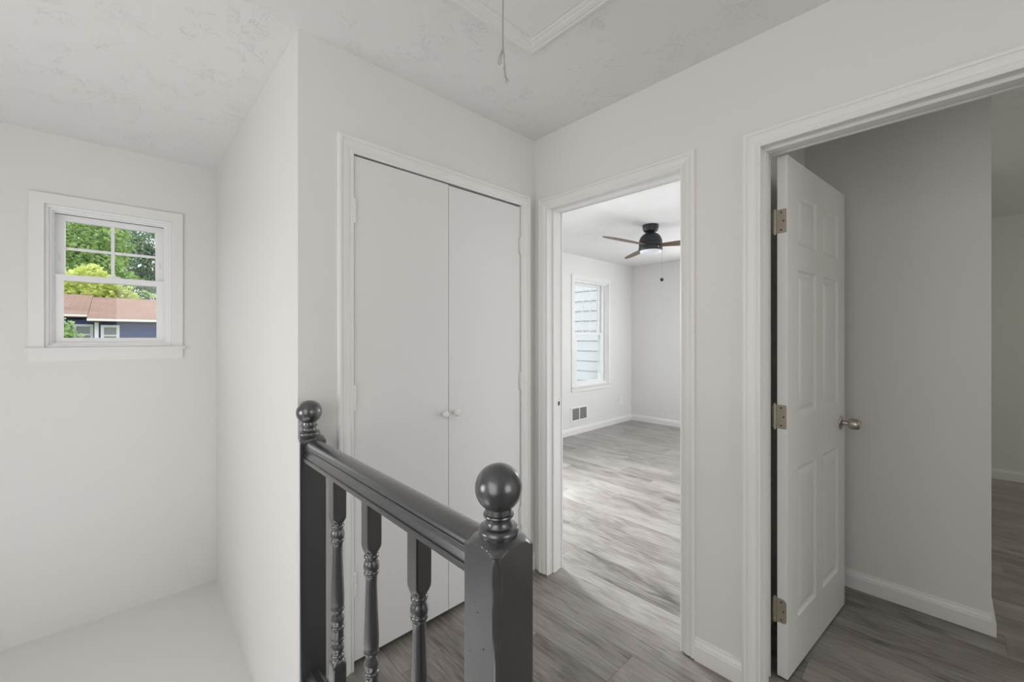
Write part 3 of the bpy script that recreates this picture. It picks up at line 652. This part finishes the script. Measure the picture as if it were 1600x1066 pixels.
# ------------------------------------------------------------------ ceiling fan
FX, FY = 3.84, 2.027
fan = empty('ceiling_fan', (FX, FY, H)); tag(fan, 'black flush ceiling fan with three walnut blades in the bedroom', 'ceiling fan')
bm = bmesh.new(); lathe(bm, [(0.078, 0.0), (0.078, -0.010), (0.074, -0.045), (0.066, -0.062), (0.045, -0.070), (0.036, -0.074), (0.036, -0.090)], (0, 0, 0), 40); obj('canopy', bm, m_black, fan, auto=0.6)
bm = bmesh.new(); lathe(bm, [(0.030, -0.076), (0.052, -0.082), (0.075, -0.096), (0.095, -0.118), (0.107, -0.145), (0.112, -0.170), (0.112, -0.178), (0.107, -0.180), (0.107, -0.186), (0.112, -0.188), (0.112, -0.210), (0.106, -0.212), (0.106, -0.219), (0.114, -0.221), (0.115, -0.246), (0.112, -0.254), (0.103, -0.256)], (0, 0, 0), 48)
motor = obj('motor_housing', bm, m_black, fan, auto=0.6)
for k in range(3):
    bm = bmesh.new(); a = math.radians(20 + 120 * k); lathe(bm, [(0.006, 0.0), (0.006, 0.003), (0.004, 0.004)], (0, 0, 0), 12, 'X', mtx=Matrix.Rotation(a + math.atan2(-sn, -cs), 4, 'Z') @ Matrix.Translation((0.1145, 0, -0.236))); obj('screw', bm, m_nickel, motor)
bm = bmesh.new(); lathe(bm, [(0.103, -0.252), (0.103, -0.264), (0.096, -0.276), (0.070, -0.286), (0.02, -0.291)], (0, 0, 0), 48); obj('light_diffuser', bm, m_frost, fan, smooth=True)
def blade():
    bm = bmesh.new(); L0, L1, n = 0.09, 0.67, 22; top, bot = [], []
    for k in range(n + 1):
        t = k / n; x = L0 + (L1 - L0) * t
        wd = 0.036 + 0.036 * math.sin(min(1, t / 0.62) * PI / 2) if t < 0.62 else 0.072 * math.sqrt(max(0.0, 1 - ((t - 0.62) / 0.385) ** 2.2))
        wd = max(wd, 0.004)
        top.append((x, wd)); bot.append((x, -wd * 0.92))
    def ring(z): return [bm.verts.new((x, y, z)) for x, y in top] + [bm.verts.new((x, y, z)) for x, y in bot[::-1]]
    A, B = ring(0.003), ring(-0.003); m_ = len(A)
    for i in range(m_): bm.faces.new((A[i], A[(i + 1) % m_], B[(i + 1) % m_], B[i]))
    h = (n + 1)
    for R_ in (A, B):
        for i in range(n): bm.faces.new((R_[i], R_[i + 1], R_[m_ - 2 - i], R_[m_ - 1 - i]))
    return bm
bl = obj('blade', blade(), m_blade, fan)
view = math.atan2(FY, FX)                                       # bearing of the fan from the doorway side
BANG = [math.radians(a) for a in (170.5, 290.5, 50.5)]
for k, a in enumerate(BANG):
    o = bl if k == 0 else copy_part(bl, fan)
    o.location = (0, 0, -0.205); o.rotation_euler = (math.radians(-11), 0, a)
    o.rotation_mode = 'XYZ'
pcx = Vector((sn, -cs, 0)) * 0.113
bm = bmesh.new(); tube(bm, [(pcx.x, pcx.y, -0.245), (pcx.x, pcx.y, -0.53)], 0.0012, 6); ch = obj('pull_chain', bm, m_nickel, fan)
bm = bmesh.new(); lathe(bm, [(0.003, 0.018), (0.008, 0.016), (0.0165, 0.006), (0.0175, 0.0), (0.0165, -0.006), (0.010, -0.015), (0.003, -0.0175)][::-1], (pcx.x, pcx.y, -0.545), 20); obj('pull_knob', bm, m_black, ch, smooth=True)

# ------------------------------------------------------------------ bedroom wall vent and outlet
vent = empty('wall_vent', (4.566, YB, 0.272)); tag(vent, 'white metal air vent low on the wall under the bedroom window', 'vent')
bm = bmesh.new(); vw, vh = 0.187, 0.098
box(bm, -vw, -vw + 0.026, -0.008, 0, -vh, vh); box(bm, vw - 0.026, vw, -0.008, 0, -vh, vh); box(bm, -vw + 0.026, vw - 0.026, -0.008, 0, vh - 0.02, vh); box(bm, -vw + 0.026, vw - 0.026, -0.008, 0, -vh, -vh + 0.02); box(bm, -0.007, 0.007, -0.0075, 0, -vh + 0.02, vh - 0.02)
obj('vent_frame', bm, m_vinyl, vent, bevel=0.0015)
for (a, b) in ((-vw + 0.026, -0.007), (0.007, vw - 0.026)):
    bm = bmesh.new()
    for k in range(11):
        z = -vh + 0.027 + k * 0.0138
        box(bm, a, b, -0.0045, 0.0045, -0.0006, 0.0006, Matrix.Translation((0, -0.0045, z)) @ Matrix.Rotation(math.radians(38), 4, 'X'))
    obj('louver', bm, m_duct, vent)
    bm = bmesh.new(); box(bm, a, b, -0.0009, -0.0002, -vh + 0.02, vh - 0.02); obj('duct_opening', bm, m_dark, vent)
out = empty('wall_outlet', (5.62, YB, 0.345)); tag(out, 'white electrical outlet plate near the far corner of the bedroom', 'outlet')
bm = bmesh.new(); box(bm, -0.036, 0.036, -0.006, 0, -0.058, 0.058); obj('cover_plate', bm, m_vinyl, out, bevel=0.002)
for z in (-0.02, 0.02):
    bm = bmesh.new(); box(bm, -0.016, 0.016, -0.0085, -0.0055, z - 0.013, z + 0.013); so = obj('socket', bm, m_vinyl, out, bevel=0.001)
    bm = bmesh.new(); box(bm, -0.008, -0.0055, -0.0092, -0.0084, z - 0.005, z + 0.005); box(bm, 0.0055, 0.008, -0.0092, -0.0084, z - 0.005, z + 0.005); obj('slot', bm, m_dark, so)

# ------------------------------------------------------------------ outside: lap-sided wing seen through the bedroom window
bm = bmesh.new(); SX = 6.10; z = 1.258 - 0.18 * 22
while z < 4.2:
    q = [bm.verts.new(p) for p in ((SX, YB + 0.16, z), (SX, 9.0, z), (SX + 0.017, 9.0, z + 0.182), (SX + 0.017, YB + 0.16, z + 0.182), (SX + 0.3, YB + 0.16, z), (SX + 0.3, 9.0, z), (SX + 0.3, 9.0, z + 0.182), (SX + 0.3, YB + 0.16, z + 0.182))]
    for f in ((0, 1, 2, 3), (0, 4, 5, 1), (0, 3, 7, 4), (1, 5, 6, 2), (4, 7, 6, 5), (3, 2, 6, 7)): bm.faces.new([q[i] for i in f])
    z += 0.18
struct(obj('wall_exterior', bm, m_siding), 'pale blue lap siding of the house wing outside the bedroom window', 'wall')
bm = bmesh.new(); box(bm, -40, 40, YB + 0.14, 70, -2.9, -2.7)
struct(obj('ground', bm, m_grass), 'lawn outside', 'ground')

# ------------------------------------------------------------------ neighbouring house
HY = 16.0
house = empty('neighbour_house', (0, HY, -2.7)); tag(house, 'navy blue neighbouring house with a brown shingle roof and white trim', 'house')
g = 2.7
def roof(x0, x1, y0, z0, y1, z1, th=0.10):
    bm = bmesh.new()
    P = [(x0, y0, z0), (x1, y0, z0), (x1, y1, z1), (x0, y1, z1)]
    b2 = 2 * y1 - y0
    Q = [(x0, y0, z0 - 0.06), (x1, y0, z0 - 0.06), (x1, b2, z0 - th), (x0, b2, z0 - th)]
    R_ = [(x0, b2, z0), (x1, b2, z0)]
    v = [bm.verts.new(p) for p in P + Q + R_]
    for f in ((0, 1, 2, 3), (3, 2, 9, 8), (4, 5, 1, 0), (6, 7, 8, 9), (7, 6, 5, 4), (1, 5, 6, 9, 2), (0, 3, 8, 7, 4)): bm.faces.new([v[i] for i in f])
    return obj('roof', bm, m_roof, house)
roof(-0.645, 8.0, -0.45, 1.80 + g, 3.0, 2.62 + g)
roof(-9.0, -0.655, 0.10, 1.92 + g, 3.4, 2.70 + g)
bm = bmesh.new(); box(bm, -0.645, 8.0, -0.475, -0.452, 1.755 + g, 1.81 + g); box(bm, -9, -0.655, 0.075, 0.098, 1.88 + g, 1.93 + g); obj('fascia', bm, m_bluetrim, house)
bm = bmesh.new()
box(bm, -0.45, 7.8, 0, 6.0, 0, 1.70 + g); box(bm, -8.8, -0.451, 0.5, 6.0, 0, 1.81 + g)
k = -0.4
while k < 7.7: box(bm, k, k + 0.012, -0.012, 0.001, 0.2, 1.70 + g); k += 0.10
obj('siding_wall', bm, m_blue, house)
bm = bmesh.new(); box(bm, -0.515, -0.435, -0.05, 0.0, 0, 1.72 + g); obj('corner_board', bm, m_bluetrim, house)
def house_window(x0, x1, z0, z1, y):
    bm = bmesh.new(); rect_frame(bm, x0, x1, z0, z1, y - 0.06, y, 0.065); box(bm, x0 + 0.065, x1 - 0.065, y - 0.05, y, z1 - 0.31, z1 - 0.27); wv = obj('window', bm, m_bluetrim, house)
    bm = bmesh.new(); box(bm, x0 + 0.065, x1 - 0.065, y - 0.02, y - 0.002, z0 + 0.065, z1 - 0.065); obj('pane', bm, m_hglass, wv)
house_window(-0.395, -0.02, 0.95 + g, 1.655 + g, 0)
house_window(-0.95, -0.55, 0.95 + g, 1.68 + g, 0.5)

# ------------------------------------------------------------------ trees
def tree(name, loc, crown, leaf, n, size, label, cat, conifer=False, group=None, trunk_r=0.16):
    """crown: list of (dx,dy,dz,rx,ry,rz) blobs"""
    rt_ = empty(name, loc); tag(rt_, label, cat, group)
    bm = bmesh.new()
    tot = sum(c[3] * c[5] for c in crown)
    for (dx, dy, dz, rx, ry, rz) in crown:
        for _ in range(int(n * rx * rz / tot)):
            u = Vector((random.gauss(0, 1), random.gauss(0, 1), random.gauss(0, 1))).normalized() * (random.random() ** 0.22)
            lump = 1 + 0.16 * math.sin(u.x * 7 + dx * 3) * math.cos(u.z * 8 + dz)
            p = Vector((dx + u.x * rx * lump, dy + u.y * ry * lump, dz + u.z * rz * lump))
            d = Vector((random.gauss(0, 1), random.gauss(0, 1), random.gauss(0, 0.6))).normalized()
            if conifer: d = Vector((u.x, u.y, -0.5)).normalized()
            s = d.cross(Vector((random.random(), random.random(), 1))).normalized(); L = size * random.uniform(0.6, 1.3); W_ = L * (0.18 if conifer else 0.42)
            v = [bm.verts.new(p), bm.verts.new(p + d * L * 0.5 + s * W_), bm.verts.new(p + d * L), bm.verts.new(p + d * L * 0.5 - s * W_)]
            bm.faces.new(v)
    obj('foliage', bm, leaf, rt_)
    bm = bmesh.new(); top = max(c[2] for c in crown)
    tube(bm, [(0, 0, 0), (0.05, 0, top * 0.4), (-0.04, 0.02, top * 0.75), (0.02, 0, top)], [trunk_r, trunk_r * 0.8, trunk_r * 0.5, trunk_r * 0.2], 10)
    for c in crown[1:]:
        tube(bm, [(0, 0, max(0.3, c[2] * 0.55)), (c[0] * 0.6, c[1] * 0.6, c[2] * 0.85), (c[0], c[1], c[2])], [trunk_r * 0.45, trunk_r * 0.3, trunk_r * 0.12], 7)
    obj('trunk', bm, m_bark, rt_)
    return rt_
G = -2.7
tree('broadleaf_tree', (-2.0, 31.5, G), [(0, 0, 9.2, 2.2, 2, 2.6), (-1.6, 0, 8.4, 1.8, 1.6, 1.8), (1.15, 0.2, 9.3, 1.35, 1.4, 2.0), (0.4, -0.5, 7.4, 2.2, 1.6, 1.8)], m_leaf_a, 17000, 0.20, 'tall fresh green tree at the left of the small window', 'tree')
tree('spruce_tree', (1.3, 36.5, G), [(0, 0, 10.4, 1.0, 0.9, 1.4), (0, 0, 8.8, 1.7, 1.3, 1.6), (0.1, 0, 6.8, 2.3, 1.8, 1.8)], m_leaf_c, 15000, 0.24, 'dark blue-green tree at the right of the small window', 'tree', conifer=True)
tree('young_tree', (-1.2, 23.6, G), [(0.25, 0, 5.85, 1.1, 0.8, 1.0), (-1.2, 0, 5.4, 0.9, 0.7, 0.9), (1.2, 0, 5.35, 0.6, 0.6, 0.8)], m_leaf_b, 7000, 0.15, 'yellow-green round-topped tree behind the brown roof, left of centre', 'tree')
tree('young_tree', (1.85, 23.6, G), [(0, 0, 5.45, 0.6, 0.6, 0.9), (-0.2, 0, 5.0, 0.4, 0.5, 0.7), (0.8, 0, 5.9, 0.7, 0.6, 0.9)], m_leaf_b, 6000, 0.15, 'yellow-green tree behind the brown roof at the right edge of the pane', 'tree')
tree('hedge', (0.0, 27.2, G), [(0, 0, 4.6, 3.6, 1.0, 1.5), (-4.5, 0, 4.8, 2.6, 1.0, 1.6), (4.4, 0, 5.0, 2.6, 1.0, 1.9)], m_leaf_a, 9000, 0.19, 'low green hedge of foliage just above the ridge of the brown roof', 'hedge')
tree('garden_shrub', (-1.0, 13.4, G), [(0, 0, 4.1, 0.27, 0.3, 0.30), (-0.4, 0, 4.2, 0.4, 0.4, 0.4), (0.24, 0, 3.85, 0.2, 0.25, 0.25), (-0.1, 0, 3.2, 0.5, 0.5, 0.9)], m_leaf_a, 6000, 0.075, 'leafy green shrub in front of the navy house', 'shrub', trunk_r=0.05)
